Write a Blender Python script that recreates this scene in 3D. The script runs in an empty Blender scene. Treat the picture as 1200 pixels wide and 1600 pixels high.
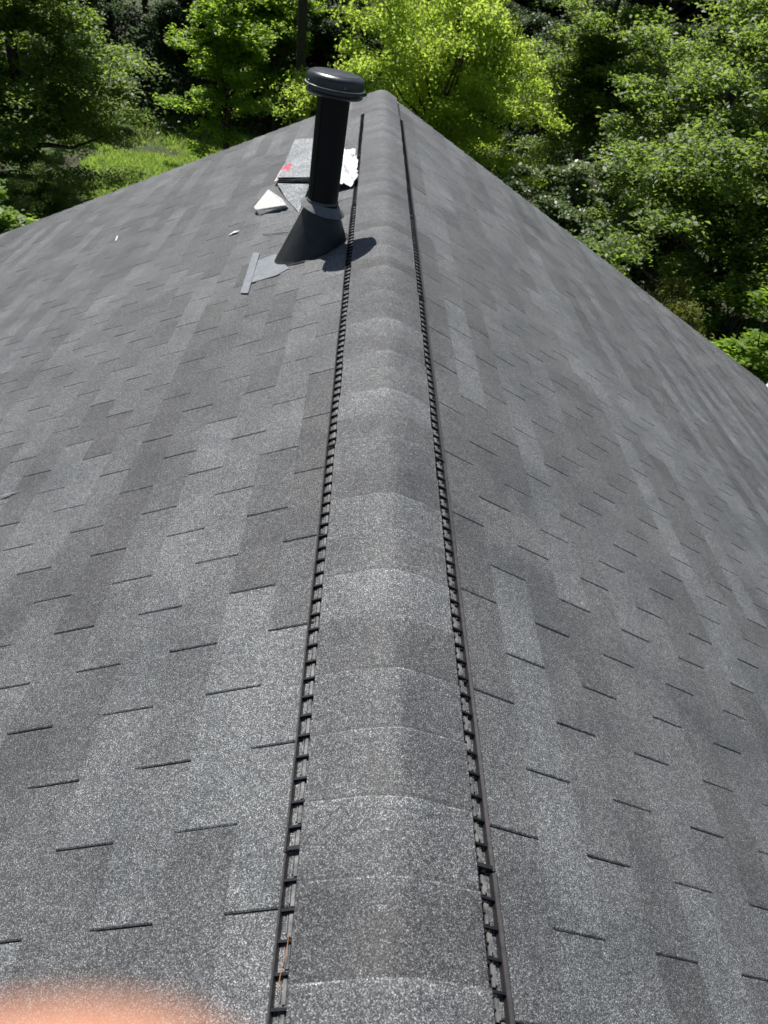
import bpy, math, random
import numpy as np
from mathutils import Matrix, Vector, Euler

# ------------------------------------------------------------------ camera
S = bpy.context.scene
COL = S.collection
RZ = 6.0                      # world height of the roof ridge
M = 0.4786                    # roof pitch (rise over run)
KS = math.sqrt(1 + M * M)
CR = np.array([0.99084248, -0.0043118, 0.13495403])
CD = np.array([0.09882298, -0.6579084, -0.74658593])
CF = np.array([0.09200652, 0.75308561, -0.65145749])
CP = np.array([-0.182, 0.0, RZ + 1.1556])
FPX = 1036.5                  # focal length in pixels of the 1200x1600 photograph
cd = bpy.data.cameras.new('camera')
cam = bpy.data.objects.new('camera', cd)
COL.objects.link(cam)
S.camera = cam
cam.matrix_world = Matrix(((CR[0], -CD[0], -CF[0], CP[0]), (CR[1], -CD[1], -CF[1], CP[1]),
                           (CR[2], -CD[2], -CF[2], CP[2]), (0, 0, 0, 1)))
cd.sensor_fit = 'VERTICAL'
cd.sensor_height = 36
cd.lens = FPX / 1600 * 36
cd.clip_start = 0.004
cd.clip_end = 2000
cd.dof.use_dof = True
cd.dof.focus_distance = 2.0
cd.dof.aperture_fstop = 6.3

# ------------------------------------------------------------------ light
SUND = Vector((-0.138, 0.305, 0.63)).normalized()
elev = math.asin(SUND.z)
azim = math.atan2(SUND.x, SUND.y)
W = bpy.data.worlds.new('World')
S.world = W
W.use_nodes = True
nt = W.node_tree
bg = nt.nodes['Background']
sky = nt.nodes.new('ShaderNodeTexSky')
sky.sky_type = 'NISHITA'
sky.sun_disc = False
sky.sun_elevation = elev
sky.sun_rotation = azim
nt.links.new(sky.outputs['Color'], bg.inputs['Color'])
bg.inputs['Strength'].default_value = 0.05
sd = bpy.data.lights.new('sun', 'SUN')
sd.energy = 5.0
sd.angle = math.radians(0.53)
sd.color = (1, 0.96, 0.9)
sun = bpy.data.objects.new('sun', sd)
COL.objects.link(sun)
sun.rotation_euler = SUND.to_track_quat('Z', 'Y').to_euler()
sun.location = (0, 0, 30)
S.view_settings.view_transform = 'Standard'
S.view_settings.look = 'None'
S.view_settings.exposure = 0.55
S.view_settings.gamma = 1
S.view_settings.use_curve_mapping = False
S.cycles.max_bounces = 8
S.cycles.transmission_bounces = 6
S.cycles.sample_clamp_indirect = 6

rng = np.random.default_rng(7)
R = random.Random(5)


# ------------------------------------------------------------------ helpers
def ray(px, py):
    v = CF + CR * (px - 600) / FPX + CD * (py - 800) / FPX
    return v / np.linalg.norm(v)


def at(px, py, d):
    """world point on the line of sight at horizontal distance d"""
    v = ray(px, py)
    return CP + v * d / math.hypot(v[0], v[1])


def on_roof(px, py, side, lift=0.0):
    v = ray(px, py)
    n = np.array([M * side, 0, 1.0])
    t = (RZ + lift * KS - n @ CP) / (n @ v)
    return CP + t * v


def rp(side, u, y, n=0.0):
    """roof coordinates: u along the slope from the ridge, n normal to it"""
    return (side * (u / KS + n * M / KS), y, RZ - u * M / KS + n / KS)


def sstep(x):
    return x * x * (3 - 2 * x)


class MB:
    def __init__(s):
        s.v = []
        s.f = []
        s.t = []
        s.sm = []

    def add(s, vs, fs, tone=0.5, smooth=False):
        b = len(s.v)
        s.v += [tuple(map(float, q)) for q in vs]
        for f in fs:
            s.f.append(tuple(b + i for i in f))
            s.t.append(tone)
            s.sm.append(smooth)

    def box8(s, p, tone=0.5):
        s.add(p, [(0, 3, 2, 1), (4, 5, 6, 7), (0, 1, 5, 4), (1, 2, 6, 5), (2, 3, 7, 6), (3, 0, 4, 7)], tone)

    def box(s, x0, x1, y0, y1, z0, z1, tone=0.5):
        s.box8([(x0, y0, z0), (x1, y0, z0), (x1, y1, z0), (x0, y1, z0), (x0, y0, z1), (x1, y0, z1), (x1, y1, z1), (x0, y1, z1)], tone)

    def rbox(s, side, u0, u1, y0, y1, n0, n1, tone=0.5):
        s.box8([rp(side, u0, y0, n0), rp(side, u1, y0, n0), rp(side, u1, y1, n0), rp(side, u0, y1, n0),
                rp(side, u0, y0, n1), rp(side, u1, y0, n1), rp(side, u1, y1, n1), rp(side, u0, y1, n1)], tone)

    def tube(s, pts, rad, seg=8, tone=0.5, cap=True):
        pts = [Vector(p) for p in pts]
        rings = []
        for i, p in enumerate(pts):
            a = pts[max(i - 1, 0)]
            c = pts[min(i + 1, len(pts) - 1)]
            t = (c - a).normalized()
            ref = Vector((0, 0, 1)) if abs(t.z) < 0.9 else Vector((1, 0, 0))
            x = t.cross(ref).normalized()
            y = t.cross(x).normalized()
            r = rad[i] if hasattr(rad, '__len__') else rad
            rings.append([p + (x * math.cos(2 * math.pi * k / seg) + y * math.sin(2 * math.pi * k / seg)) * r for k in range(seg)])
        vs = [q for rg in rings for q in rg]
        fs = []
        for i in range(len(pts) - 1):
            for k in range(seg):
                k2 = (k + 1) % seg
                fs.append((i * seg + k, i * seg + k2, (i + 1) * seg + k2, (i + 1) * seg + k))
        if cap:
            fs.append(tuple(range(seg)))
            fs.append(tuple((len(pts) - 1) * seg + k for k in reversed(range(seg))))
        s.add(vs, fs, tone, True)

    def lathe(s, prof, seg=48, mat=Matrix(), tone=0.5):
        vs = []
        for (r, z) in prof:
            for k in range(seg):
                a = 2 * math.pi * k / seg
                vs.append(mat @ Vector((r * math.cos(a), r * math.sin(a), z)))
        fs = []
        for i in range(len(prof) - 1):
            for k in range(seg):
                k2 = (k + 1) % seg
                fs.append((i * seg + k, i * seg + k2, (i + 1) * seg + k2, (i + 1) * seg + k))
        s.add(vs, fs, tone, True)

    def build(s, name, mat, parent=None, origin=(0, 0, 0), autosmooth=None):
        me = bpy.data.meshes.new(name)
        o = Vector(origin)
        me.from_pydata([tuple(Vector(q) - o) for q in s.v], [], s.f)
        me.polygons.foreach_set('use_smooth', s.sm)
        at_ = me.attributes.new('tone', 'FLOAT', 'FACE')
        at_.data.foreach_set('value', s.t)
        if autosmooth:
            me.set_sharp_from_angle(angle=math.radians(autosmooth))
        me.materials.append(mat)
        me.update()
        ob = bpy.data.objects.new(name, me)
        COL.objects.link(ob)
        ob.location = o
        if parent is not None:
            ob.parent = parent
            ob.matrix_parent_inverse = Matrix()
            ob.location = o - wloc(parent)
        return ob


def wloc(o):
    p = Vector(o.location)
    while o.parent is not None:
        o = o.parent
        p = p + Vector(o.location)
    return p


def tag(o, label=None, cat=None, group=None, kind=None):
    if label:
        o['label'] = label
    if cat:
        o['category'] = cat
    if group:
        o['group'] = group
    if kind:
        o['kind'] = kind
    return o


def empty(name, loc, label, cat, group=None):
    o = bpy.data.objects.new(name, None)
    COL.objects.link(o)
    o.location = loc
    o.empty_display_size = 0.2
    return tag(o, label, cat, group)


# ------------------------------------------------------------------ materials
def newmat(name):
    m = bpy.data.materials.new(name)
    m.use_nodes = True
    t = m.node_tree
    b = t.nodes['Principled BSDF']
    return m, t, b


def N(t, typ, **kw):
    n = t.nodes.new(typ)
    for k, v in kw.items():
        if k in n.inputs:
            n.inputs[k].default_value = v
        else:
            setattr(n, k, v)
    return n


def ramp(t, stops, interp='LINEAR'):
    r = t.nodes.new('ShaderNodeValToRGB')
    r.color_ramp.interpolation = interp
    e = r.color_ramp.elements
    while len(e) < len(stops):
        e.new(0.5)
    for i, (p, c) in enumerate(stops):
        e[i].position = p
        e[i].color = (*c, 1)
    return r


def mixc(t, a, b, fac, mode='MIX'):
    m = t.nodes.new('ShaderNodeMix')
    m.data_type = 'RGBA'
    m.blend_type = mode
    for sock, val in ((m.inputs[0], fac), (m.inputs[6], a), (m.inputs[7], b)):
        if hasattr(val, 'links'):
            t.links.new(val, sock)
        else:
            sock.default_value = val if not isinstance(val, tuple) or len(val) == 4 else (*val, 1)
    return m.outputs[2]


def shingle_mat(name, gain=1.0, vs=900.0):
    m, t, b = newmat(name)
    geo = N(t, 'ShaderNodeNewGeometry')
    pos = geo.outputs['Position']
    vo = N(t, 'ShaderNodeTexVoronoi', Scale=vs)
    t.links.new(pos, vo.inputs['Vector'])
    sep = N(t, 'ShaderNodeSeparateColor')
    t.links.new(vo.outputs['Color'], sep.inputs[0])
    g = ramp(t, [(0.0, (.022, .023, .025)), (0.42, (.050, .0515, .0545)), (0.70, (.111, .1145, .119)), (0.88, (.225, .231, .238)), (1.0, (.53, .54, .55))])
    t.links.new(sep.outputs[0], g.inputs[0])
    # coarser clumping of granules
    no = N(t, 'ShaderNodeTexNoise', Scale=260.0, Detail=3.0, Roughness=0.7)
    t.links.new(pos, no.inputs['Vector'])
    nr = ramp(t, [(0.3, (.72, .72, .72)), (0.7, (1.3, 1.3, 1.3))])
    t.links.new(no.outputs[0], nr.inputs[0])
    c = mixc(t, g.outputs[0], nr.outputs[0], 1.0, 'MULTIPLY')
    no3 = N(t, 'ShaderNodeTexNoise', Scale=75.0, Detail=2.0, Roughness=0.8)
    t.links.new(pos, no3.inputs['Vector'])
    nr3 = ramp(t, [(0.35, (.80, .80, .80)), (0.65, (1.2, 1.2, 1.2))])
    t.links.new(no3.outputs[0], nr3.inputs[0])
    c = mixc(t, c, nr3.outputs[0], 1.0, 'MULTIPLY')
    # slow weathering blotches
    n2 = N(t, 'ShaderNodeTexNoise', Scale=3.2, Detail=5.0, Roughness=0.6, Distortion=0.4)
    t.links.new(pos, n2.inputs['Vector'])
    r2 = ramp(t, [(0.3, (.74, .755, .77)), (0.7, (1.24, 1.23, 1.215))])
    t.links.new(n2.outputs[0], r2.inputs[0])
    c = mixc(t, c, r2.outputs[0], 1.0, 'MULTIPLY')
    # every shingle has its own blend of granules
    a = N(t, 'ShaderNodeAttribute', attribute_name='tone')
    r3 = ramp(t, [(0.0, (.62 * gain, .615 * gain, .625 * gain)), (0.25, (.89 * gain, .90 * gain, .915 * gain)), (0.5, (1.16 * gain, 1.195 * gain, 1.215 * gain)), (1.0, (3.6 * gain, 3.6 * gain, 3.5 * gain))])
    hf = N(t, 'ShaderNodeMath', operation='MULTIPLY')
    hf.inputs[1].default_value = .5
    t.links.new(a.outputs['Fac'], hf.inputs[0])
    t.links.new(hf.outputs[0], r3.inputs[0])
    c = mixc(t, c, r3.outputs[0], 1.0, 'MULTIPLY')
    # chalky scuffs
    n4 = N(t, 'ShaderNodeTexNoise', Scale=9.0, Detail=8.0, Roughness=0.75)
    t.links.new(pos, n4.inputs['Vector'])
    r4 = ramp(t, [(0.66, (0, 0, 0)), (0.80, (.42, .42, .42))])
    t.links.new(n4.outputs[0], r4.inputs[0])
    c = mixc(t, c, (.34, .33, .31), r4.outputs[0])
    t.links.new(c, b.inputs['Base Color'])
    b.inputs['Roughness'].default_value = 0.62
    b.inputs['Specular IOR Level'].default_value = 0.35
    bm = N(t, 'ShaderNodeBump', Strength=0.55, Distance=0.0012)
    t.links.new(sep.outputs[1], bm.inputs['Height'])
    n5 = N(t, 'ShaderNodeTexNoise', Scale=14.0, Detail=3.0)
    t.links.new(pos, n5.inputs['Vector'])
    b2 = N(t, 'ShaderNodeBump', Strength=0.18, Distance=0.01)
    t.links.new(n5.outputs[0], b2.inputs['Height'])
    t.links.new(b2.outputs[0], bm.inputs['Normal'])
    t.links.new(bm.outputs[0], b.inputs['Normal'])
    return m


def plain(name, col, rough=0.5, metal=0.0, spec=0.5, var=0.15, scale=20.0, bump=0.0):
    m, t, b = newmat(name)
    geo = N(t, 'ShaderNodeNewGeometry')
    no = N(t, 'ShaderNodeTexNoise', Scale=scale, Detail=6.0, Roughness=0.65)
    t.links.new(geo.outputs['Position'], no.inputs['Vector'])
    r = ramp(t, [(0.25, tuple(x * (1 - var) for x in col)), (0.75, tuple(min(1, x * (1 + var)) for x in col))])
    t.links.new(no.outputs[0], r.inputs[0])
    t.links.new(r.outputs[0], b.inputs['Base Color'])
    rr = N(t, 'ShaderNodeMapRange')
    rr.inputs['To Min'].default_value = max(0, rough - 0.1)
    rr.inputs['To Max'].default_value = min(1, rough + 0.12)
    t.links.new(no.outputs[0], rr.inputs[0])
    t.links.new(rr.outputs[0], b.inputs['Roughness'])
    b.inputs['Metallic'].default_value = metal
    b.inputs['Specular IOR Level'].default_value = spec
    if bump:
        bm = N(t, 'ShaderNodeBump', Strength=0.5, Distance=bump)
        t.links.new(no.outputs[0], bm.inputs['Height'])
        t.links.new(bm.outputs[0], b.inputs['Normal'])
    return m


def leaf_mat(name, dark, light, trans=0.45, tcol=(.35, .5, .05), rough=0.45):
    m, t, b = newmat(name)
    a = N(t, 'ShaderNodeAttribute', attribute_name='tone')
    r = ramp(t, [(0, dark), (1, light)])
    t.links.new(a.outputs['Fac'], r.inputs[0])
    t.links.new(r.outputs[0], b.inputs['Base Color'])
    b.inputs['Roughness'].default_value = rough
    b.inputs['Specular IOR Level'].default_value = 0.4
    tr = N(t, 'ShaderNodeBsdfTranslucent')
    r2 = ramp(t, [(0, tuple(x * 0.75 for x in tcol)), (1, tcol)])
    t.links.new(a.outputs['Fac'], r2.inputs[0])
    t.links.new(r2.outputs[0], tr.inputs[0])
    mx = N(t, 'ShaderNodeMixShader')
    mx.inputs[0].default_value = trans
    t.links.new(b.outputs[0], mx.inputs[1])
    t.links.new(tr.outputs[0], mx.inputs[2])
    t.links.new(mx.outputs[0], t.nodes['Material Output'].inputs[0])
    return m


MS = shingle_mat('granulated_shingle', .93)
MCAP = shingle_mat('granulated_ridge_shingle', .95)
MBLK = plain('black_vent_plastic', (.012, .012, .014), 0.38, var=.2, scale=60, bump=.0003)
MCH = plain('channel_plastic', (.15, .15, .15), 0.28, var=.8, scale=50)
MRAIL = plain('rail_plastic', (.020, .019, .021), 0.36, var=.3, scale=70)
MPIPE = plain('black_painted_pipe', (.0045, .0047, .008), 0.5, spec=.22, var=.3, scale=14, bump=.0004)
MCAPM = plain('black_painted_cap', (.028, .03, .034), 0.34, spec=.6, var=.4, scale=22, bump=.0004)
MCONE = plain('dark_grey_flashing', (.030, .031, .034), 0.4, metal=.0, spec=.35, var=.35, scale=25, bump=.0005)
MFLG = plain('weathered_lead_grey_flange', (.20, .215, .235), 0.45, metal=.1, spec=.5, var=.25, scale=30, bump=.0008)
MWHITE = plain('white_paint', (.78, .78, .77), 0.45, var=.05, scale=8)
MSID = plain('pale_siding', (.42, .42, .40), 0.6, var=.08, scale=5)
MDECK = plain('roofing_felt', (.008, .008, .008), 0.9, var=.2)
MFILM = plain('crumpled_white_film', (.7, .7, .73), 0.32, var=.1, scale=30, bump=.002)
MRED = plain('red_film', (.66, .09, .14), 0.35, var=.15, scale=30)
MASPH = plain('asphalt_back', (.02, .02, .021), 0.7, var=.3, scale=60, bump=.001)
MCHALK = plain('chalky_release_sheet', (.46, .46, .45), 0.6, var=.3, scale=45, bump=.001)

# ------------------------------------------------------------------ ground
YG = 7.64      # far rake of the roof
YB = -4.0      # near rake, behind the viewer
XE = 5.36      # eaves
def ground():
    m, t, b = newmat('forest_floor')
    geo = N(t, 'ShaderNodeNewGeometry')
    n1 = N(t, 'ShaderNodeTexNoise', Scale=0.5, Detail=6.0, Roughness=0.65)
    n2 = N(t, 'ShaderNodeTexNoise', Scale=14.0, Detail=8.0, Roughness=0.8)
    t.links.new(geo.outputs['Position'], n1.inputs['Vector'])
    t.links.new(geo.outputs['Position'], n2.inputs['Vector'])
    ra = ramp(t, [(0.42, (.035, .028, .019)), (0.56, (.05, .085, .018))])
    t.links.new(n1.outputs[0], ra.inputs[0])
    rb = ramp(t, [(0.3, (.45, .45, .45)), (0.7, (1.5, 1.5, 1.4))])
    t.links.new(n2.outputs[0], rb.inputs[0])
    t.links.new(mixc(t, ra.outputs[0], rb.outputs[0], 1.0, 'MULTIPLY'), b.inputs['Base Color'])
    b.inputs['Roughness'].default_value = 0.95
    bm = N(t, 'ShaderNodeBump', Strength=0.8, Distance=0.05)
    t.links.new(n2.outputs[0], bm.inputs['Height'])
    t.links.new(bm.outputs[0], b.inputs['Normal'])
    # one sheet, finer near the house, with low bumps
    xs = np.concatenate([-np.geomspace(1500, 62, 12), np.linspace(-60, 60, 90), np.geomspace(62, 1500, 12)])
    X, Y = np.meshgrid(xs, xs)
    Z = .22 * np.sin(X * .31 + 1) * np.sin(Y * .27) + .12 * np.sin(X * .8 + Y * .6)
    Z = np.where((abs(X) > 100) | (abs(Y) > 100), 0, Z)
    near = np.clip((np.hypot(X, Y - 2) - 9) / 6, 0, 1)
    Z = Z * near
    n = len(xs)
    v = np.stack([X, Y, Z], -1).reshape(-1, 3)
    f = [(j * n + i, j * n + i + 1, (j + 1) * n + i + 1, (j + 1) * n + i) for j in range(n - 1) for i in range(n - 1)]
    me = bpy.data.meshes.new('ground')
    me.from_pydata([tuple(q) for q in v], [], f)
    me.materials.append(m)
    for p in me.polygons:
        p.use_smooth = True
    o = bpy.data.objects.new('ground', me)
    COL.objects.link(o)
    tag(o, 'leafy brown and green woodland floor around the house', kind='structure')


def gz(x, y):
    if math.hypot(x, y - 2) < 9:
        return 0.0
    z = .22 * math.sin(x * .31 + 1) * math.sin(y * .27) + .12 * math.sin(x * .8 + y * .6)
    return z * min(1, (math.hypot(x, y - 2) - 9) / 6)


ground()

# ------------------------------------------------------------------ house
house = empty('house', (0, 2, 0), 'house whose dark grey shingled gable roof fills the foreground, ridge running away', 'house')
mb = MB()
for (x0, x1, y0, y1) in ((-5.05, 5.05, YG - .45, YG - .25), (-5.05, 5.05, YB + .25, YB + .45)):
    zt = RZ - .12
    pts = [(x0, y0, 0), (x1, y0, 0), (x1, y0, zt - M * 5.05), (0, y0, zt), (x0, y0, zt - M * 5.05)]
    q = pts + [(a, y1, c) for a, b_, c in pts]
    mb.add(q, [(4, 3, 2, 1, 0), (5, 6, 7, 8, 9)] + [(i, (i + 1) % 5, (i + 1) % 5 + 5, i + 5) for i in range(5)])
for x in (-5.05, 4.87):
    mb.box(x, x + .18, YB + .452, YG - .452, 0, RZ - .14 - M * 5.05)
mb.build('wall', MSID, house)

SL = {}
COURSES = {-1: (0.312 - .136, .1345), 1: (0.336 - .131 + .0, .1315)}
VENT_END = 6.80
UE = XE * KS
tabs = []     # (side, k, u0, u1, y0, y1, tone)
for side in (-1, 1):
    u00, ex = COURSES[side]
    k = 0
    while True:
        u0 = u00 + ex * k
        if k > 60 or u0 > UE - .02:
            break
        u1 = min(u0 + ex, UE + .01)
        par = k % 2
        # phase found from the photograph
        ph = {(-1, 0): .095, (-1, 1): .250, (1, 0): .255, (1, 1): .100}[(side, par)]
        y = ph - .305 * math.ceil((ph - YB) / .305)
        j = 0
        base = R.random()
        while y < YG - .01:
            a, b_ = max(y, YB), min(y + .305, YG)
            if R.random() < .42:
                base = R.random()
            tone = min(1, max(0, .48 + (base - .5) * .72 + R.uniform(-.10, .10)))
            if b_ - a > .03:
                tabs.append((side, k, u0, u1, a, b_, tone))
            y += .305
            j += 1
        k += 1
    mbk = MB()
    mbk.rbox(side, 0.012 if side > 0 else 0.0, UE, YB + .005, YG - .005, -.03, -.004)
    o = mbk.build('roof_slope', MDECK, house)
    tag(o, 'left slope of the shingled roof' if side < 0 else 'right slope of the shingled roof')
    SL[side] = o


def tab_geo(mb, side, u0, u1, y0, y1, tone, detail):
    """one shingle tab: butt edge down-slope, tucked under the course above"""
    g = R.choice((.0009, .0013, .0016, .0019)) + R.uniform(-.0002, .0003)        # half of the cut-out on each side
    th = .0055 + R.uniform(-.0004, .0010)
    uu0, uu1 = u0 - .018, u1 + R.uniform(-.0015, .0015)
    a, b_ = y0 + g, y1 - g
    sk = R.uniform(-.0012, .0012)
    lift = R.uniform(0, .0018)
    top0, top1 = .0012, th + lift
    if detail:
        e = .0024
        # rounded top lip: top sheet, bevel, butt and sides
        vs = []
        for (u, n_) in ((uu0, top0), ((uu0 + uu1) / 2, (top0 + top1) / 2 + R.uniform(-.0003, .0004)), (uu1 - e, top1), (uu1, top1 - e), (uu1, -.002)):
            for (y_, dn) in ((a, -.002), (a, -e if n_ > .0 else 0), (a + e, 0), ((a + b_) / 2, R.uniform(-.0003, .0006)), (b_ - e, 0), (b_, -e if n_ > 0 else 0), (b_, -.002)):
                if dn == -.002:
                    nn = -.003
                else:
                    nn = n_ + dn
                vs.append(rp(side, u + sk * (1 if y_ > (a + b_) / 2 else -1) * (1 if u > uu0 else 0), y_, nn))
        w = 7
        fs = []
        for i in range(4):
            for j in range(w - 1):
                f = (i * w + j, i * w + j + 1, (i + 1) * w + j + 1, (i + 1) * w + j)
                fs.append(f if side < 0 else f[::-1])
        mb.add(vs, fs, tone, False)
        pale_edge = R.random() < .45  # bevel and butt faces of some tabs get a lighter tone
        for i in (2, 3):
            for j in range(w - 1):
                if pale_edge and R.random() < .7:
                    mb.t[-len(fs) + i * (w - 1) + j] = R.uniform(.9, 1.5)
    else:
        p = [rp(side, uu0, a, top0), rp(side, uu1, a, top1), rp(side, uu1, b_, top1), rp(side, uu0, b_, top0),
             rp(side, uu1, a, -.003), rp(side, uu1, b_, -.003), rp(side, uu0, a, -.003), rp(side, uu0, b_, -.003)]
        fs = [(0, 1, 2, 3), (1, 4, 5, 2), (0, 6, 4, 1), (3, 2, 5, 7)]
        if side < 0:
            fs = [f[::-1] for f in fs]
        mb.add(p, fs, tone, False)


def pix(p):
    v = np.array(p) - CP
    z = v @ CF
    return 600 + FPX * (v @ CR) / z, 800 + FPX * (v @ CD) / z, z


sc = []
for i, tb in enumerate(tabs):
    side, k, u0, u1, a, b_, tone = tb
    q = [pix(rp(side, u, y)) for u, y in ((u0, a), (u1, a), (u1, b_), (u0, b_))]
    cx, cy = sum(t[0] for t in q) / 4, sum(t[1] for t in q) / 4
    if min(t[2] for t in q) < .1 or not (-40 < cx < 1240 and -20 < cy < 1640):
        continue
    ar = abs(sum(q[n_][0] * q[(n_ + 1) % 4][1] - q[(n_ + 1) % 4][0] * q[n_][1] for n_ in range(4))) / 2
    sc.append((ar, i))
sc.sort(reverse=True)
single = set(i for _, i in sc[:300])
fields = {-1: MB(), 1: MB()}
for i, (side, k, u0, u1, a, b_, tone) in enumerate(tabs):
    if i in single:
        m1 = MB()
        tab_geo(m1, side, u0, u1, a, b_, tone, True)
        m1.build('shingle', MS, SL[side], rp(side, (u0 + u1) / 2, (a + b_) / 2))
    else:
        tab_geo(fields[side], side, u0, u1, a, b_, tone, False)
for side in (-1, 1):
    tag(fields[side].build('shingle_courses', MS, SL[side]), kind='stuff')

# rake boards, fascias and gutters
for yy in (YG + .002, YB - .027):
    for s_ in (-1, 1):
        m1 = MB()
        m1.rbox(s_, .02, UE, yy, yy + .025, -.15, -.006)
        m1.build('rake_board', MWHITE, house)
for s_ in (-1, 1):
    m1 = MB()
    zt = RZ - M * XE - .02
    m1.box(min(s_ * (XE - .06), s_ * (XE - .035)), max(s_ * (XE - .06), s_ * (XE - .035)), YB, YG, zt - .17, zt - .02)
    m1.build('fascia', MWHITE, house)
    m1 = MB()
    prof = [(0, -.02), (0, -.12), (.05, -.13), (.10, -.09), (.125, -.03), (.125, -.005), (.115, -.005), (.112, -.028), (.09, -.08), (.05, -.115), (.01, -.11), (.01, -.02)]
    ys = [YB, YG + .01]
    vs = [(s_ * (XE - .033 + a), y_, zt + .03 + c) for y_ in ys for a, c in prof]
    n_ = len(prof)
    fs = [(i, (i + 1) % n_, (i + 1) % n_ + n_, i + n_) for i in range(n_)] + [tuple(range(n_)), tuple(reversed(range(n_, 2 * n_)))]
    m1.add(vs, fs)
    m1.build('gutter', MWHITE, house)

# ------------------------------------------------------------------ ridge vent
vent = empty('ridge_vent', (0, 2, RZ), 'black plastic ridge vent capped with curved grey shingles along the roof ridge', 'ridge vent')
VB = .0175          # height of the vent body
UC = .150 * KS      # edge of the ridge caps
UO = .184 * KS      # outer edge of the rail
FS = 1.22 / 27
YJ = .47
k0 = -2
nsec = 0
for side in (-1, 1):
    k = k0
    while True:
        ya = YJ + 1.22 * k + (.015 if side < 0 else 0)
        yb = min(ya + 1.22, VENT_END)
        if ya > VENT_END - .05:
            break
        off = R.uniform(-.0015, .0015)
        tilt = R.uniform(-.0016, .0016)

        def uo(y):
            return off + tilt * (y - ya) / 1.22 * 2 + .0007 * math.sin(y * 9 + side)
        m1 = MB()
        steps = max(2, int((yb - ya) / .12))
        ys = np.linspace(ya + .0015, yb - .0015, steps + 1)
        # body under the caps, outer rail with lip: swept profile
        body = [(.10, .004), (.10, VB - .002), (UC - .010, VB), (UC - .010, .004)]
        rail = [(UO - .0085, .001), (UO - .0078, .0105), (UO - .0070, .0120), (UO - .0010, .0150), (UO + .0010, .0145), (UO + (.0034 if side > 0 else .0016), .0005)]
        if side < 0:
            rail = [(UO - .0048, .001), (UO - .0042, .0125), (UO - .0034, .0142), (UO + .0003, .0145), (UO + .0014, .0005)]
        FE = .0098 if side > 0 else .0044
        SO = 0.0 if side > 0 else .0052
        floor = [(UC - .012, .0055), (UO - .009, .0055), (UO - .009, .0078), (UC - .012, .0078)]
        for prof in (body, rail):
            n_ = len(prof)
            vs = [rp(side, u + uo(y), y, nn) for y in ys for u, nn in prof]
            fs = [(i * n_ + j, i * n_ + (j + 1) % n_, (i + 1) * n_ + (j + 1) % n_, (i + 1) * n_ + j) for i in range(len(ys) - 1) for j in range(n_)]
            fs += [tuple(range(n_)), tuple(reversed(range((len(ys) - 1) * n_, len(ys) * n_)))]
            m1.add(vs, fs, .5)
        # end cleat where two lengths meet
        m1.rbox(side, UC - .006, UO - .0065, ya + .003, ya + .0095, .0065, .0152)
        sec = m1.build('vent_section', MRAIL, vent, rp(side, .17, ya))
        nf = int(round((yb - ya) / FS))
        m2 = MB()
        m3 = MB()
        for j in range(nf):
            y = ya + FS * (j + .5)
            # floor strips with a slot between each pair of fins
            d0, d1 = y - FS / 2 + .0045, y + FS / 2 - .0045
            m2.rbox(side, UC + .0085 + SO + uo(y), UC + .0135 + SO * 1.25 + uo(y), d0 + R.uniform(0, .003), d1 - R.uniform(0, .002), .003, .0062)
            m2.rbox(side, UC + .0155 + SO * 1.3 + uo(y), UC + .0172 + SO * 1.3 + uo(y), d0 + .006, d1 - .003, .003, .0066)
            # small drain slots shown as crosspieces
            m3.rbox(side, UC - .006 + uo(y), UC + .0085 + uo(y), y - .0012, y + .0012, .003, .0078)
        m2.build('channel_floor', MCH, sec)
        for j in range(nf):
            # near-vertical fine louvre under the cap edge
            for q in range(6):
                yy = ya + FS * j + FS / 6 * q
                u_ = UC - .0095 + uo(yy)
                m3.box8([rp(side, u_, yy, .003), rp(side, u_ + .0045, yy + .001, .003), rp(side, u_ + .0045, yy + .0032, .003), rp(side, u_, yy + .0022, .003),
                         rp(side, u_, yy + .003, VB), rp(side, u_ + .003, yy + .004, VB), rp(side, u_ + .003, yy + .0062, VB), rp(side, u_, yy + .0052, VB)])
        tag(m3.build('louvre', MBLK, sec), kind='stuff')
        mf = MB()
        proto = None
        for j in range(1, nf):
            y = ya + FS * j
            hh = .0128 + R.uniform(-.0008, .0008)
            if y > .19:
                m4 = MB()
                m4.rbox(side, UC - .005 + uo(y), UO - FE + uo(y), y - .0016, y + .0016, .004, hh - .0016)
                m4.rbox(side, UC - .005 + uo(y), UO - FE + uo(y), y - .0026, y + .0016, hh - .0016, hh)
                m4.build('fin', MBLK, sec, rp(side, UC, y, .005))
            else:
                mf.rbox(side, UC - .005 + uo(y), UO - FE + uo(y), y - .0018, y + .0018, .004, hh)
        if mf.v:
            tag(mf.build('hidden_fins', MBLK, sec), kind='stuff')
        k += 1

# ridge cap shingles: each bent over the ridge, far edge lying on the next one
def capz(x, r=.05):
    return -M * (math.sqrt(x * x + r * r) - .0081)


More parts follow.
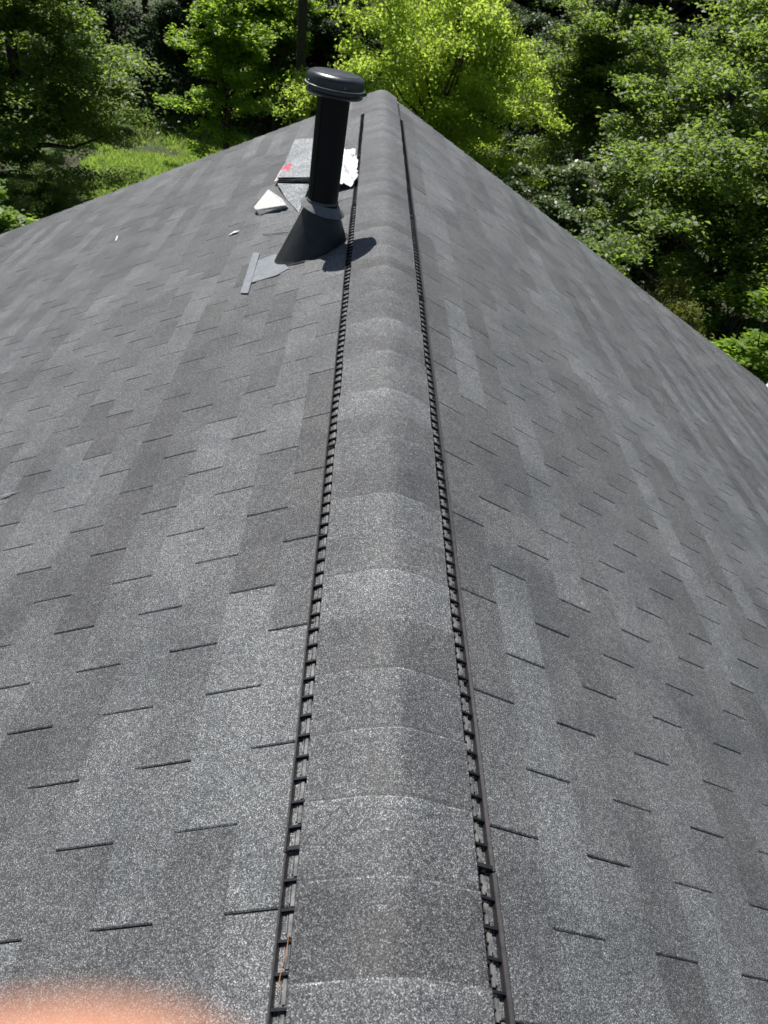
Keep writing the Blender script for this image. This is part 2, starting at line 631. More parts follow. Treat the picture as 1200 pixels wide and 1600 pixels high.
EXC = .1372
y = .287 - EXC * 16
ci = 0
base = .5
bounds = []
while y < YG:
    bounds.append(y)
    y += EXC * (1 + .018 * math.sin(ci * 1.7)) + (.006 if 4 <= (ci - 16) <= 8 else 0)
    ci += 1
bounds[-1] = min(bounds[-1], YG - .02)
bounds.append(YG + .004)
for i in range(len(bounds) - 1):
    ya, yb = bounds[i] - .022, bounds[i + 1]
    if R.random() < .85:
        base = R.random()
    tone = .44 + (base - .5) * .36 + (.17 if i % 2 else -.17) * R.uniform(.4, 1.3)
    hw = .1505 if yb < VENT_END + .1 else .142
    lift0 = (VB + .0005) if yb < VENT_END + .02 else .006
    if ya > VENT_END - .15 and yb < VENT_END + .15:
        pass
    m1 = MB()
    nx = 20
    e = .0040
    prof = [(ya, .0008), (ya + .03, .0018 + R.uniform(-.0004, .0008)), (yb - .05, .0050), (yb - .02, .0076 + R.uniform(-.0004, .0014)), (yb - e, .0098), (yb - .0008, .0084), (yb + .0004, .0036), (yb + .0004, -.001)]
    vs = []
    off = R.uniform(-.0018, .0018)
    skew = R.uniform(-.0022, .0022)
    bow = R.uniform(-.003, .002)
    wob = R.uniform(0, 6)
    for (y_, dz) in prof:
        far = max(0.0, min(1.0, (y_ - VENT_END) / .25))
        l0 = (VB + .0012) * (1 - sstep(far)) + .013 * sstep(far)
        rise = (y_ - ya) / (yb - ya)
        for j in range(nx + 1):
            x = (hw + .011 * (2 * j < nx)) * (2 * j / nx - 1)
            edge = 1 - abs(2 * j / nx - 1) ** 8
            z = capz(x) + l0 * KS + dz + .0014 * math.sin(j * .9 + wob) * rise * edge
            yy = y_ + skew * (x / hw) + bow * (1 - (x / hw) ** 2) * rise
            vs.append((x + off, yy, RZ + z))
    w = nx + 1
    fs = [(a * w + j, a * w + j + 1, (a + 1) * w + j + 1, (a + 1) * w + j) for a in range(len(prof) - 1) for j in range(nx)]
    # side edges: fold down 4 mm
    nb = len(vs)
    for a, (y_, dz) in enumerate(prof):
        for j, sx in ((0, -1), (nx, 1)):
            x, yy, z = vs[a * w + j]
            vs.append((x + sx * .0004, yy, z - .0036))
    for a in range(len(prof) - 1):
        fs.append((nb + 2 * a, a * w, (a + 1) * w, nb + 2 * a + 2))
        fs.append((a * w + nx, nb + 2 * a + 1, nb + 2 * a + 3, (a + 1) * w + nx))
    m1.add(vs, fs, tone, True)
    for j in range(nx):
        m1.t[j] = tone - .40  # painted lap shade: row just past the neighbouring lip darkened
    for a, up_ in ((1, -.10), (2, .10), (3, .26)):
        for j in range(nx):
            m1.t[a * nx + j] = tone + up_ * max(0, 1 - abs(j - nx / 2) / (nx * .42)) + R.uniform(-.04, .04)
    for a in (4, 5):                      # worn lip; the sun on its edge is painted in as paler tone
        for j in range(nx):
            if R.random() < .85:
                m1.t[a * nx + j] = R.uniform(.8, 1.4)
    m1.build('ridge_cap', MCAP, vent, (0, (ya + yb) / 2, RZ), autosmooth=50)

# ------------------------------------------------------------------ vent pipe
PX, PY = -.351, 3.66
pbase = Vector((PX, PY, RZ - M * abs(PX)))
pipe = empty('vent_pipe', pbase, 'tall black metal vent pipe with flat round cap standing beside the ridge', 'vent pipe')
lean = Matrix.Translation(pbase) @ Euler((math.radians(-1.2), math.radians(2.3), 0)).to_matrix().to_4x4()
m1 = MB()
m1.lathe([(.079, .05), (.079, .22), (.0785, .30), (.0785, .712), (.084, .716), (.084, .73)], 48, lean)
m1.build('pipe', MPIPE, pipe, pbase, 40)
m1 = MB()
for (a0, w_) in ((-2.25, .0022),):
    q = [lean @ Vector((.0795 * math.cos(a0), .0795 * math.sin(a0), z_)) for z_ in (.24, .4, .6, .708)]
    m1.tube(q, w_, 6)
m1.build('seam', MPIPE, pipe, pbase)
m1 = MB()
m1.lathe([(.079, .236), (.084, .2375), (.0845, .243), (.0792, .249)], 40, lean)
m1.build('sealant_bead', plain('grey_sealant', (.09, .09, .09), .6, var=.4, scale=80), pipe, pbase)
CZ = .722
m1 = MB()
m1.lathe([(.078, CZ - .006), (.126, CZ - .004), (.1355, CZ + .002), (.1365, CZ + .006), (.133, CZ + .011), (.127, CZ + .014), (.126, CZ + .026),
          (.1355, CZ + .029), (.1375, CZ + .034), (.1385, CZ + .048), (.1375, CZ + .064), (.134, CZ + .074), (.127, CZ + .081),
          (.117, CZ + .0855), (.1135, CZ + .0835), (.110, CZ + .0870), (.08, CZ + .091), (.04, CZ + .094), (0.0005, CZ + .095)], 72, lean)
rc = m1.build('rain_cap', MCAPM, pipe, pbase, 35)
for a0 in (-2.6, -1.2, .4, 1.9):
    m1 = MB()
    c_ = Vector((.138 * math.cos(a0), .138 * math.sin(a0), CZ + .05))
    m1.tube([lean @ (c_ - c_.normalized() * .002), lean @ (c_ + Vector((c_.x, c_.y, 0)).normalized() * .0025)], .0045, 8)
    m1.build('screw', MFLG, rc, pbase)
m1 = MB()
m1.lathe([(.136, CZ + .034), (.1435, CZ + .033), (.1445, CZ + .0345), (.1435, CZ + .036), (.136, CZ + .037)], 72, lean)
m1.build('rim', plain('bare_metal_rim', (.55, .56, .58), .3, metal=.9, var=.1), rc, pbase, 60)
m1 = MB()
cl = lean @ Matrix.Translation((0.004, 0, .205)) @ Euler((math.radians(3), math.radians(9), 0)).to_matrix().to_4x4()
m1.lathe([(.0795, .036), (.082, .037), (.090, .022), (.118, .002), (.1195, -.001), (.1175, -.002), (.088, .018), (.0795, .030)], 56, cl)
m1.build('storm_collar', plain('dark_metal_collar', (.15, .155, .16), .42, metal=.0, spec=.4, var=.3, scale=40), pipe, pbase, 40)
# cone flashing: circle at the top, long ellipse on the slope
m1 = MB()
seg = 56
rings = []
for t_ in (0, .25, .5, .75, .93, 1.0, 1.03):
    rg = []
    for k in range(seg):
        a = 2 * math.pi * k / seg
        top = lean @ Vector((.0865 * math.cos(a), .0865 * math.sin(a), .212))
        # base on the roof plane
        bx = -.392 + .188 * math.cos(a)
        by = 3.655 + .158 * math.sin(a)
        bot = Vector((bx, by, RZ - M * abs(bx) + .010))
        if t_ <= 1:
            p = top.lerp(bot, t_)
        else:
            bx = -.392 + .202 * math.cos(a)
            by = 3.655 + .172 * math.sin(a)
            p = Vector((bx, by, RZ - M * abs(bx) + .0085))
        rg.append(p)
    rings.append(rg)
fs = [(i * seg + k, i * seg + (k + 1) % seg, (i + 1) * seg + (k + 1) % seg, (i + 1) * seg + k) for i in range(len(rings) - 1) for k in range(seg)]
m1.add([q for r_ in rings for q in r_], fs, .5, True)
m1.build('cone_flashing', MCONE, pipe, pbase, 50)
# exposed flange, T-shaped
m1 = MB()
def plate(mb_, pts, n0, n1):
    """pts: photograph pixels on the left slope, made a thin plate lying on it"""
    q = [on_roof(x, y_, -1) for x, y_ in pts]
    nrm = np.array([-M, 0, 1]) / KS
    vs = [a + nrm * n1 for a in q] + [a + nrm * n0 for a in q]
    n_ = len(q)
    mb_.add(vs, [tuple(reversed(range(n_))), tuple(range(n_, 2 * n_))] + [(i, (i + 1) % n_, (i + 1) % n_ + n_, i + n_) for i in range(n_)])


plate(m1, [(397, 397), (407, 398), (389, 461), (377, 461)], .009, .012)
plate(m1, [(404.5, 409), (432, 399), (452, 422), (432, 433), (394, 444)], .007, .0096)
fl = m1.build('flange', MFLG, pipe, pbase)

# ------------------------------------------------------------------ roofing leftovers behind the pipe
def rframe(px, py, side=-1, lift=0.0):
    o = Vector(on_roof(px, py, side)) + Vector((side * M, 0, 1)).normalized() * lift
    return o


def sheet(name, mat, corners, thick, label, cat, nx=10, ny=10, rough=.0, seed=1, parts=None, parent=None, group=None):
    """a slab between four pixel+lift corners on the left slope, optionally crumpled"""
    r_ = np.random.default_rng(seed)
    c = [np.array(rframe(x, y_, -1, l)) for x, y_, l in corners]
    ph = r_.uniform(0, 6.28, 6)
    m_ = MB()
    top = []
    for i in range(ny + 1):
        for j in range(nx + 1):
            u, v = j / nx, i / ny
            p = (c[0] * (1 - u) + c[1] * u) * (1 - v) + (c[3] * (1 - u) + c[2] * u) * v
            if rough:
                p = p + rough * np.array([math.sin(7 * u + ph[0] + 5 * v), math.sin(6 * v + ph[1] + 8 * u), 1.4 * math.sin(9 * u + ph[2]) * math.sin(8 * v + ph[3])]) * .5 \
                    + r_.normal(0, rough * .14, 3)
            top.append(p)
    nrm = np.array([-M, 0, 1]) / KS
    bot = [p - nrm * thick for p in top]
    w = nx + 1
    n_ = len(top)
    fs = [(i * w + j, i * w + j + 1, (i + 1) * w + j + 1, (i + 1) * w + j) for i in range(ny) for j in range(nx)]
    fs2 = [tuple(n_ + q for q in reversed(f)) for f in fs]
    rim = [j for j in range(w)] + [i * w + nx for i in range(1, ny + 1)] + [ny * w + j for j in range(nx - 1, -1, -1)] + [i * w for i in range(ny - 1, 0, -1)]
    side_f = [(rim[i], n_ + rim[i], n_ + rim[(i + 1) % len(rim)], rim[(i + 1) % len(rim)]) for i in range(len(rim))]
    m_.add(top + bot, fs + fs2 + side_f, .9)
    org = tuple((c[0] + c[2]) / 2)
    o_ = m_.build(name, mat, parent, org)
    if label:
        tag(o_, label, cat, group)
    return o_


# opened bundle: a stack of shingles lying along the slope, wrapper hanging off it
MSL = shingle_mat('fresh_granulated_shingle', 1.9, 330.0)
bun = empty('shingle_bundle', rframe(490, 280), 'opened stack of leftover grey shingles lying behind the vent pipe', 'shingles')
cs = [(438, 290), (522, 289), (534, 226), (466, 228)]
for i in range(5):
    j = [R.uniform(-1.5, 1.5) for _ in range(4)]
    sheet('loose_shingle', MSL if i == 4 else MASPH if i % 2 else MSL,
          [(x + j[q] * .8, y_ + j[(q + 1) % 4] * .5 - 0, .014 + i * .0105) for q, (x, y_) in enumerate(cs)], .0045, None, None, 8, 8, .0045, i, parent=bun)
sheet('shingle_offcut', MSL, [(436, 293, .03), (487, 297, .04), (468, 334, .010), (447, 312, .012)], .004,
      'grey shingle offcut propped against the stack, its corner pointing down at the storm collar', 'shingle', 4, 4, .001, 4)
# wedge of folded release sheet: white top, grey front
def wedge():
    a = [rframe(405, 338, -1, .003), rframe(452, 326, -1, .003), rframe(446, 318, -1, .003), rframe(424, 304, -1, .003), rframe(404, 333, -1, .003)]
    t_ = [rframe(402, 336, -1, .038), rframe(450, 330, -1, .040), rframe(444, 320, -1, .046), rframe(423, 305, -1, .045), rframe(400, 333, -1, .042)]
    o_ = Vector(a[0])
    m_ = MB()
    m_.add(a + t_, [(4, 3, 2, 1, 0), (5, 6, 7, 8, 9)] + [(i, (i + 1) % 5, (i + 1) % 5 + 5, i + 5) for i in range(5)])
    o = m_.build('packing_wedge', MCHALK, None, tuple(o_))
    bv = o.modifiers.new('b', 'BEVEL')
    bv.width = .006
    bv.segments = 2
    tag(o, 'white chalky wedge of folded packing lying left of the shingle stack', 'packing')


wedge()
sheet('wrapper_flap', MRED, [(437, 289, .05), (456, 281, .056), (460, 267, .062), (445, 274, .055)], .001,
      'red printed wrapper flap sticking up at the left of the shingle stack', 'wrapper', 6, 6, .004, 5)
sheet('wrapper_strip', MFILM, [(431, 290, .03), (438, 291, .045), (450, 270, .06), (445, 268, .04)], .001,
      'narrow white wrapper strip along the red flap', 'wrapper', 4, 6, .003, 6)
sheet('plastic_wrapper', MFILM, [(522, 304, .03), (566, 290, .04), (556, 256, .07), (532, 240, .08)], .0012,
      'crumpled white plastic wrapper spilling out to the right of the vent pipe', 'wrapper', 18, 18, .028, 7)
sheet('plastic_scrap', MFILM, [(546, 254, .03), (560, 252, .03), (558, 243, .05), (548, 245, .05)], .001,
      'small torn white plastic scrap above the crumpled wrapper', 'scrap', 7, 7, .010, 8)
def stick(name, pts, r_, mat, label, cat):
    m_ = MB()
    q = [rframe(x, y_, -1, l) for x, y_, l in pts]
    m_.tube(q, r_, 6)
    tag(m_.build(name, mat, None, tuple(q[0])), label, cat)


stick('wire_offcut', [(412, 368, .01), (424, 369, .013), (438, 367, .012), (452, 366, .013)], .0028, MFLG, 'thin bent grey wire lying left of the cone flashing', 'wire')
sheet('paper_scrap', MFILM, [(358, 370, .012), (368, 367, .014), (377, 363, .014), (367, 364, .012)], .001, 'tiny white paper scrap on the left slope, left of the wire', 'scrap', 4, 2, .003, 9)
sheet('paper_sliver', MFILM, [(181, 378, .012), (184, 371, .014), (186, 371, .014), (183, 378, .012)], .001, 'tiny pale sliver near the far edge of the left slope', 'scrap', 2, 4, .002, 10)
sheet('torn_tab', MFLG, [(0, 782, .012), (20, 776, .014), (34, 771, .013), (14, 775, .014)], .001, 'pale torn shingle strip at the left edge of the frame', 'scrap', 4, 2, .002, 11)
# dead pine needle caught in the left channel
m_ = MB()
q = [rp(-1, .190, .285, .014), rp(-1, .183, .31, .022), rp(-1, .178, .335, .02), rp(-1, .181, .36, .012)]
m_.tube(q, .0006, 5)
tag(m_.build('pine_needle', plain('dry_needle', (.35, .16, .05), .6), None, q[0]), 'dry orange pine needle caught in the left vent channel', 'pine needle')

# ------------------------------------------------------------------ trees
BARK = plain('bark', (.045, .036, .028), 0.9, var=.5, scale=9, bump=.02)
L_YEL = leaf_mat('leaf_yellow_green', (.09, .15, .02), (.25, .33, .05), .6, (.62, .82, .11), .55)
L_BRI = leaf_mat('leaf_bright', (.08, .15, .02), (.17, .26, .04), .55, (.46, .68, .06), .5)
L_MID = leaf_mat('leaf_mid', (.04, .075, .018), (.12, .17, .05), .48, (.38, .56, .08), .5)
L_MDR = leaf_mat('leaf_mid_deep', (.045, .08, .025), (.12, .17, .055), .5, (.38, .55, .08), .48)
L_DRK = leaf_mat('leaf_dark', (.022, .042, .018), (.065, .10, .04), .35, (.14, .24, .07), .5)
L_GLS = leaf_mat('leaf_glossy', (.05, .09, .03), (.13, .18, .08), .3, (.2, .3, .07), .42)
L_OLV = leaf_mat('needle_olive', (.06, .08, .02), (.15, .16, .045), .4, (.34, .38, .06), .6)


def leaves_mesh(name, centres, sig, per, size, mat, seed, flat=.45, up=.6, aspect=.55):
    """many leaf-sized diamonds spread round the given twig ends"""
    r_ = np.random.default_rng(seed)
    n = len(centres) * per
    c = np.repeat(centres, per, 0)
    ct = np.repeat(r_.uniform(0, 1, len(centres)), per)
    p = c + r_.normal(0, 1, (n, 3)) * np.array([sig, sig, sig * flat])
    nn = r_.normal(0, 1, (n, 3))
    nn /= np.linalg.norm(nn, axis=1)[:, None]
    nn = nn * (1 - up) + np.array([0, 0, up])
    nn /= np.linalg.norm(nn, axis=1)[:, None] + 1e-9
    a = np.cross(nn, r_.normal(0, 1, (n, 3)))
    a /= np.linalg.norm(a, axis=1)[:, None] + 1e-9
    b = np.cross(nn, a)
    L = size * r_.uniform(.6, 1.25, n)[:, None]
    fold = nn * L * .12
    v = np.stack([p - a * L * .5, p + b * L * aspect * .5 - fold * -1, p + a * L * .5, p - b * L * aspect * .5 + fold], 1).reshape(-1, 3)
    me = bpy.data.meshes.new(name)
    me.vertices.add(4 * n)
    me.vertices.foreach_set('co', v.astype(np.float32).ravel())
    me.loops.add(4 * n)
    me.loops.foreach_set('vertex_index', np.arange(4 * n, dtype=np.int32))
    me.polygons.add(n)
    me.polygons.foreach_set('loop_start', np.arange(0, 4 * n, 4, dtype=np.int32))
    at_ = me.attributes.new('tone', 'FLOAT', 'FACE')
    at_.data.foreach_set('value', np.clip(.65 * ct + .35 * r_.uniform(0, 1, n), 0, 1).astype(np.float32))
    me.materials.append(mat)
    me.update(calc_edges=True)
    return me


def crown_points(rx, ry, z0, z1, n, seed, shell=.45, lumps=9, shape='round', bough=14, spread=.24):
    r_ = np.random.default_rng(seed)
    out = []
    lob = r_.normal(0, 1, (lumps, 3))
    lob /= np.linalg.norm(lob, axis=1)[:, None]
    amp = r_.uniform(.15, .38, lumps)
    cz, hz = (z0 + z1) / 2, (z1 - z0) / 2
    holes = r_.normal(0, 1, (lumps + 6, 3))
    holes /= np.linalg.norm(holes, axis=1)[:, None]
    nb = max(12, n // bough)
    for q in range(nb):
        d = r_.normal(0, 1, 3)
        d /= np.linalg.norm(d)
        k = .80 + sum(a * max(0, (d @ l) * 4 - 3) for a, l in zip(amp, lob))
        if max(d @ h for h in holes) > .95 and r_.random() < .85:
            k *= .6
        rad = k * r_.uniform(0, 1) ** shell
        p = d * rad
        t_ = (cz + p[2] * hz - z0) / (z1 - z0)
        s = 1.0 + .55 * max(0, -p[2])
        if shape == 'cone':
            s = max(.1, min(1.0, 2.1 * (1 - t_)))
        c = np.array([p[0] * rx * s, p[1] * ry * s, cz + p[2] * hz])
        out_ = np.array([d[0], d[1], 0.0])
        out_ /= np.linalg.norm(out_) + 1e-6
        sd_ = np.array([-out_[1], out_[0], 0])
        R0 = spread * rx * r_.uniform(.55, 1.25)
        for j in range(n // nb):
            a, b = r_.normal(0, .6), r_.normal(0, .45)
            out.append(c + out_ * a * R0 + sd_ * b * R0 + np.array([0, 0, -.30 * R0 * abs(a) + .12 * R0 * r_.normal() - .2 * R0 * b * b]))
    o_ = np.array(out)
    o_[:, 2] = np.maximum(o_[:, 2], .08)
    return o_


TREES = []
PROTO = {}


def tree_proto(key, mat, rx, z0, z1, nclump, per, size, sig, seed, trunk_r, shape='round', flat=.45, up=.6, shell=.45, ry=None, nl=14, aspect=.55, bough=14, spread=.24):
    pts = crown_points(rx, ry or rx, z0, z1, nclump, seed, shell, shape=shape, bough=bough, spread=spread)
    crown = leaves_mesh('crown', pts, sig, per, size, mat, seed + 1, flat, up, aspect)
    m_ = MB()
    r_ = random.Random(seed)
    top = z0 + (z1 - z0) * .8
    tp = []
    for i in range(9):
        t_ = i / 8
        tp.append((.16 * rx * .3 * math.sin(t_ * 4 + seed), .1 * rx * .3 * math.cos(t_ * 3 + seed) - .03, -.4 + (top + .4) * t_))
    m_.tube(tp, [trunk_r * (1.5 if i == 0 else 1 - .085 * i) for i in range(9)], 10)
    idx = r_.sample(range(len(pts)), min(nl, len(pts)))
    for q in idx:
        e = pts[q]
        t_ = max(.34, min(.9, (e[2] * .72) / (top + .4)))
        i0 = t_ * 8
        a = Vector(tp[int(i0)]).lerp(Vector(tp[min(8, int(i0) + 1)]), i0 - int(i0))
        b = Vector(e)
        mid = a.lerp(b, .5) + Vector((r_.uniform(-.2, .2), r_.uniform(-.2, .2), -.10 * (b - a).length * r_.random()))
        rr = trunk_r * (1 - .8 * t_) * .42 + .012
        m_.tube([a, a.lerp(mid, .5) + Vector((0, 0, .05)), mid, b], [rr, rr * .8, rr * .55, rr * .2], 6)
    PROTO[key] = (crown, m_)


def tree(key, x, y, rz, sc_, label, name, cat='tree', group=None):
    crown, tm = PROTO[key]
    e = empty(name, (x, y, gz(x, y) - .05), label, cat, group)
    e.rotation_euler = (0, 0, rz)
    e.scale = (sc_, sc_, sc_)
    c = bpy.data.objects.new('crown', crown)
    COL.objects.link(c)
    c.parent = e
    if isinstance(tm, MB):
        tobj = tm.build('trunk', BARK)
        PROTO[key] = (crown, tobj.data)
    else:
        tobj = bpy.data.objects.new('trunk', tm)
        COL.objects.link(tobj)
    tobj.parent = e
    return e


def tp(px, py, d):
    q = at(px, py, d)
    return q[0], q[1]


tree_proto('yellow', L_YEL, 3.45, .4, 7.7, 2500, 36, .10, .15, 11, .15, nl=40, shell=.4, bough=10, spread=.13, flat=.7, up=.45)
tree_proto('bright', L_BRI, 1.75, .9, 6.6, 800, 36, .15, .15, 23, .13, nl=24, shell=.5, bough=10, spread=.24)
tree_proto('tall', L_DRK, 3.0, 6.2, 15.0, 1300, 34, .17, .25, 31, .24, nl=24, shell=.5, bough=16, spread=.22)
tree_proto('midleft', L_MID, 2.9, .3, 8.6, 2600, 38, .105, .15, 43, .2, nl=20, shell=.42, bough=14, spread=.15)
tree_proto('pine', L_DRK, 1.9, 6.6, 14.0, 700, 34, .17, .25, 35, .22, nl=16, shell=.5, bough=16, spread=.22)
tree_proto('dark', L_DRK, 3.4, .5, 14.5, 1700, 38, .20, .28, 57, .22, nl=22, shell=.45, bough=16, spread=.22)
tree_proto('midright', L_MDR, 2.6, .3, 8.0, 1700, 38, .115, .15, 61, .17, nl=24, shell=.45, bough=15, spread=.20)
tree_proto('shrub', L_GLS, 1.25, .1, 3.1, 420, 40, .11, .10, 71, .05, nl=12, shell=.5, bough=10, spread=.22)
tree_proto('maple', L_BRI, 1.2, .6, 5.2, 300, 40, .16, .12, 83, .06, nl=24, flat=.3, up=.7, shell=.5, bough=12, spread=.3)
tree_proto('juniper', L_OLV, .95, .05, 3.4, 900, 60, .07, .07, 97, .05, shape='cone', flat=.9, up=.25, shell=.55, aspect=.25, bough=16, spread=.2)


def plant(key, px, py, d, top_py, rz, label, name, cat='tree', group=None, h=None, scale=None):
    x, y = tp(px, py, d)
    v = ray(px, top_py)
    ztop = CP[2] + v[2] * d / math.hypot(v[0], v[1])
    return tree(key, x, y, rz, scale or ztop / h, label, name, cat, group)


plant('yellow', 690, 150, 23.0, 0, .4, 'broad bright yellow-green tree in full sun straight behind the roof peak', 'broadleaf_tree', scale=1.06)
plant('bright', 352, 110, 27, 0, 1.2, 'slender lime green tree above the grassy clearing, left of the tall bare trunk', 'broadleaf_tree', scale=1.0)
plant('pine', 467, 100, 27.5, 0, 2.0, 'tall dark-trunked tree standing just left of the vent pipe cap', 'tall_tree', scale=.95)
plant('bright', 428, 100, 31.5, 0, 3.1, 'green tree half hidden behind the tall dark trunk', 'broadleaf_tree', scale=1.05)
plant('midleft', 22, 150, 19.5, 0, .3, 'large mid-green tree at the left, its sunlit edge overhanging the grassy clearing', 'broadleaf_tree', scale=1.0)
plant('maple', -38, 260, 13, 180, 1.0, 'small light green tree poking in at the left edge of the frame', 'young_tree', h=5.0)
plant('midright', 935, 130, 27, 0, 2.2, 'deep green tree right of the yellow-green one', 'broadleaf_tree', scale=1.15)
plant('midright', 1130, 180, 19, 0, .7, 'large mid-green tree filling the upper right, light catching its branch tips', 'broadleaf_tree', scale=1.02)
plant('midright', 1260, 120, 15.5, 0, 4.0, 'leafy green tree cut by the right edge of the frame', 'broadleaf_tree', scale=.95)
plant('midleft', 70, 300, 16.5, 232, 1.9, 'dark bushy young tree below the large left tree, beside the sunlit grass', 'young_tree', h=8.0)
for i, (px, py, d, tpy, lb) in enumerate([
        (950, 340, 20, 250, 'glossy-leaved shrub just beyond the middle of the right roof edge'),
        (880, 280, 21, 205, 'dark glossy shrub under the right side of the yellow-green tree'),
        (1000, 330, 19, 215, 'tallest glossy shrub, under the large mid-green tree at the right'),
        (1090, 380, 20, 330, 'glossy shrub in deep shade behind the olive juniper'),
        (30, 300, 18, 262, 'dark rounded shrub under the large mid-green tree at the left'),
        (12, 350, 15, 325, 'low glossy shrub where the roof edge meets the left side of the frame')]):
    plant('shrub', px, py, d, tpy, i * 1.3, lb, 'shrub', 'shrub', 'glossy understory shrubs', h=3.1)
for i, (px, py, d, tpy, lb) in enumerate([
        (1045, 470, 12.6, 380, 'olive green juniper rising from shade beside the right roof edge'),
        (1128, 530, 11.4, 486, 'low brownish juniper nearest the lower end of the right roof edge')]):
    plant('juniper', px, py, d, tpy, i * 2.0, lb, 'juniper', 'juniper', 'junipers', h=3.3)
plant('maple', 1240, 450, 12, 385, 2.4, 'young tree with flat sprays of bright leaves at the right edge', 'young_tree', h=5.4)
plant('maple', 1262, 290, 14.5, 255, 5.1, 'taller lime-leaved young tree just cut by the right edge', 'young_tree', h=5.4)

# shaded woodland behind
bt = []
r2 = random.Random(3)
for row, (d, n_, a0, a1) in enumerate(((34.5, 17, -42, 52), (42, 15, -41, 53), (48, 15, -44, 54), (55, 15, -46, 56))):
    for i in range(n_):
        az = math.radians(a0 + (a1 - a0) * (i + .5 * (row % 2)) / n_ + r2.uniform(-1.2, 1.2))
        dd = d + r2.uniform(-2, 2)
        bt.append((dd * math.sin(az), dd * math.cos(az), row))
for (x, y, row) in bt:
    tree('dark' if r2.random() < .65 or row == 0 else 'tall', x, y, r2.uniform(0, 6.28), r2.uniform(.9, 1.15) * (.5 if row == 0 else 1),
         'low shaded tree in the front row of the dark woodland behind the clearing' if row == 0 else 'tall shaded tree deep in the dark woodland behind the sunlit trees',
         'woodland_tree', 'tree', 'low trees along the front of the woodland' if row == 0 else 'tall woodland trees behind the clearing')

# far wood reading as one mass
r_ = np.random.default_rng(99)
n = 2600
az = np.radians(r_.uniform(-75, 80, n))
dd = r_.uniform(62, 74, n)
pts = np.stack([dd * np.sin(az), dd * np.cos(az), r_.uniform(.2, 14, n)], -1)
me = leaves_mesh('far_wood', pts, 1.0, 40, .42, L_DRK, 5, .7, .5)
o = bpy.data.objects.new('far_wood', me)
COL.objects.link(o)
tag(o, 'dark far wood closing off the view behind the trees', kind='stuff')
# undergrowth
n = 2600
az = np.radians(r_.uniform(-48, 55, n))
dd = r_.uniform(31.5, 50, n)
pts = np.stack([dd * np.sin(az), dd * np.cos(az), r_.uniform(.1, 2.4, n)], -1)
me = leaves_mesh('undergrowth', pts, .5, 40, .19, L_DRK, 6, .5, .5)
o = bpy.data.objects.new('undergrowth', me)
COL.objects.link(o)
tag(o, 'dim undergrowth beneath the woodland trees', kind='stuff')

# grass in the clearing
L_GRS = leaf_mat('grass_blade', (.17, .26, .05), (.36, .46, .13), .42, (.56, .78, .16), .6)
def grass():
    r_ = np.random.default_rng(12)
    n = 60000
    P = []
    x0, y0 = tp(240, 250, 27)
    xy = np.stack([r_.normal(x0, 3.6, n), r_.normal(y0 - 1.0, 3.6, n)], -1)
    # a bare brown patch
    bx, by = tp(215, 222, 29.5)
    dd_ = np.hypot((xy[:, 0] - bx) / 1.5, (xy[:, 1] - by) / 1.0)
    xy = xy[(dd_ > 1) | (r_.random(n) < .12)]
    gp = [pix((a, b, .05))[0] for a, b in xy]
    xy = xy[np.array([(q > 150 + 25 * math.sin(w_[1] * 2)) for q, w_ in zip(gp, xy)])]
    n = len(xy)
    clump = .5 + .5 * np.sin(xy[:, 0] * 2.3) * np.sin(xy[:, 1] * 1.9 + 1)
    h = r_.uniform(.06, .16, n) * (1 + 1.5 * clump ** 3)
    z = np.array([gz(a, b) for a, b in xy])
    th = r_.uniform(0, 6.28, n)
    w = .012 + .012 * r_.random(n)
    d1 = np.stack([np.cos(th), np.sin(th), 0 * th], -1)
    ln = np.stack([r_.normal(0, .4, n), r_.normal(0, .4, n), np.ones(n)], -1) * h[:, None]
    b0 = np.stack([xy[:, 0], xy[:, 1], z - .01], -1)
    v = np.stack([b0 - d1 * w[:, None], b0 + d1 * w[:, None], b0 + ln + d1 * w[:, None] * .25, b0 + ln - d1 * w[:, None] * .25], 1).reshape(-1, 3)
    me = bpy.data.meshes.new('grass')
    me.vertices.add(4 * n)
    me.vertices.foreach_set('co', v.astype(np.float32).ravel())
    me.loops.add(4 * n)
    me.loops.foreach_set('vertex_index', np.arange(4 * n, dtype=np.int32))
    me.polygons.add(n)
    me.polygons.foreach_set('loop_start', np.arange(0, 4 * n, 4, dtype=np.int32))
    a_ = me.attributes.new('tone', 'FLOAT', 'FACE')
    a_.data.foreach_set('value', r_.uniform(0, 1, n).astype(np.float32))
    me.materials.append(L_GRS)
    me.update(calc_edges=True)
    o = bpy.data.objects.new('grass', me)
    COL.objects.link(o)
    tag(o, 'sunlit yellow-green grass in the clearing left of the roof peak', kind='stuff')


grass()

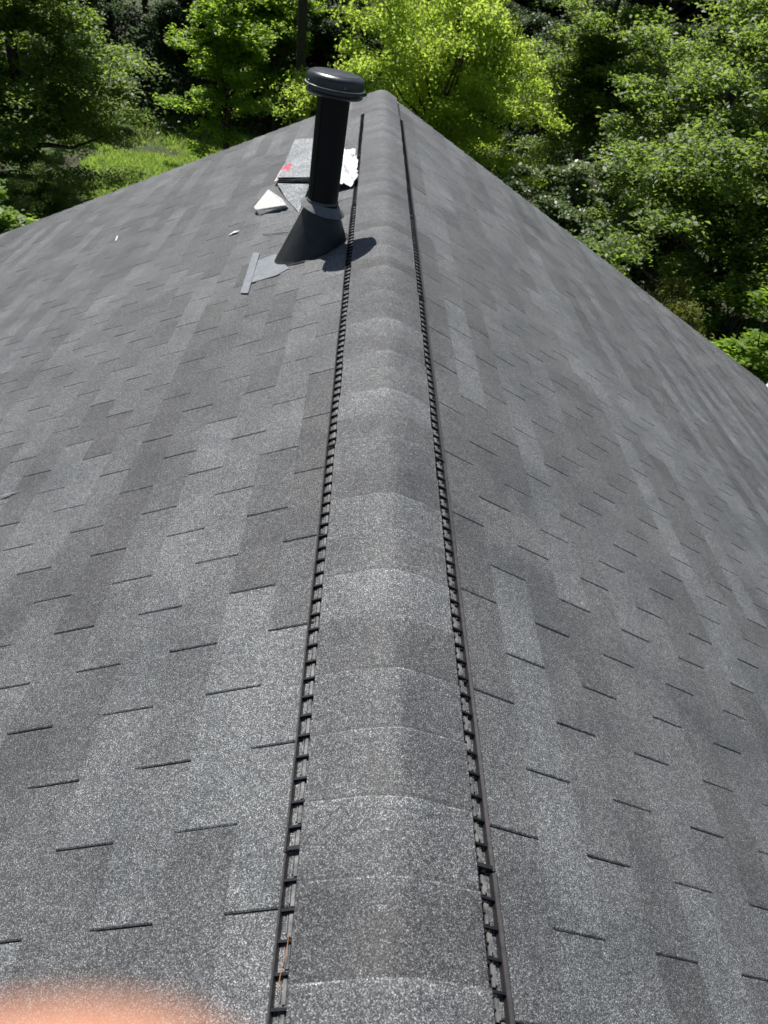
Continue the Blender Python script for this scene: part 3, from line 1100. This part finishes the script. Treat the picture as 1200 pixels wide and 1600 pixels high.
# ------------------------------------------------------------------ fingertip over the lens (photographer's hand)
def hand():
    m, t, b = newmat('skin')
    geo = N(t, 'ShaderNodeNewGeometry')
    no = N(t, 'ShaderNodeTexNoise', Scale=180.0, Detail=4.0)
    t.links.new(geo.outputs['Position'], no.inputs['Vector'])
    r = ramp(t, [(0.3, (.58, .25, .15)), (0.7, (.72, .36, .23))])
    t.links.new(no.outputs[0], r.inputs[0])
    t.links.new(r.outputs[0], b.inputs['Base Color'])
    b.inputs['Roughness'].default_value = 0.5
    b.inputs['Subsurface Weight'].default_value = 0.4
    b.inputs['Subsurface Radius'].default_value = (.010, .004, .002)
    b.inputs['Subsurface Scale'].default_value = 0.6

    def c(x, y_, z):           # camera-frame centimetres: right, down, forward
        return Vector(CP + (CR * x + CD * y_ + CF * z) * .01)
    zt = 2.9
    TIPY = 2.36
    V = []
    E = []
    Rr = []

    def add(p, r_, par=None):
        V.append(p)
        Rr.append(r_ * .01)
        if par is not None:
            E.append((par, len(V) - 1))
        return len(V) - 1
    palm = add(c(-5.6, 11.5, -.5), 1.7)
    wr = add(c(-5.6, 15.0, -3.2), 2.0, palm)
    f1 = add(c(-6.0, 19.0, -9.0), 2.7, wr)
    f2 = add(c(-7.5, 25.0, -19.0), 3.4, f1)
    add(c(-9.0, 29.0, -26.0), 3.7, f2)
    # index finger reaching across the lens
    k = add(c(-4.6, 8.8, .8), 1.15, palm)
    a = add(c(-4.4, 5.2, 2.2), .92, k)
    b_ = add(c(-2.7, 3.02, 2.5), .86, a)
    e_ = add(c(-1.4, 2.74, 2.45), .84, b_)
    add(c(-.26, 2.72, 2.3), .80, e_)
    # other fingers, curled under the phone
    for dx, ln in ((-2.2, 1.0), (-4.1, .92), (-5.8, .78)):
        k = add(c(-4.4 + dx, 9.6 - dx * .15, .9), 1.05, palm)
        a = add(c(-4.3 + dx, 9.0 - 2.4 * ln, 3.2), .88, k)
        b_ = add(c(-4.2 + dx, 9.9 - 2.4 * ln, 5.0), .8, a)
        add(c(-4.1 + dx, 11.6 - 2.0 * ln, 5.3), .68, b_)
    # thumb
    k = add(c(-2.8, 12.2, -1.0), 1.2, palm)
    a = add(c(-1.4, 10.0, -1.2), 1.0, k)
    add(c(-.8, 7.6, -.6), .82, a)
    me = bpy.data.meshes.new('person')
    o0 = V[0].copy()
    me.from_pydata([tuple(v - o0) for v in V], E, [])
    me.materials.append(m)
    o = bpy.data.objects.new('person', me)
    COL.objects.link(o)
    o.location = o0
    sk = o.modifiers.new('skin', 'SKIN')
    for i, r_ in enumerate(Rr):
        me.skin_vertices[0].data[i].radius = (r_, r_)
    me.skin_vertices[0].data[0].use_root = True
    sk.use_smooth_shade = True
    sb = o.modifiers.new('sub', 'SUBSURF')
    sb.levels = 2
    sb.render_levels = 2
    tag(o, 'photographer\'s bare hand, blurred fingertip reaching up into the lower left of the frame', 'person')


hand()
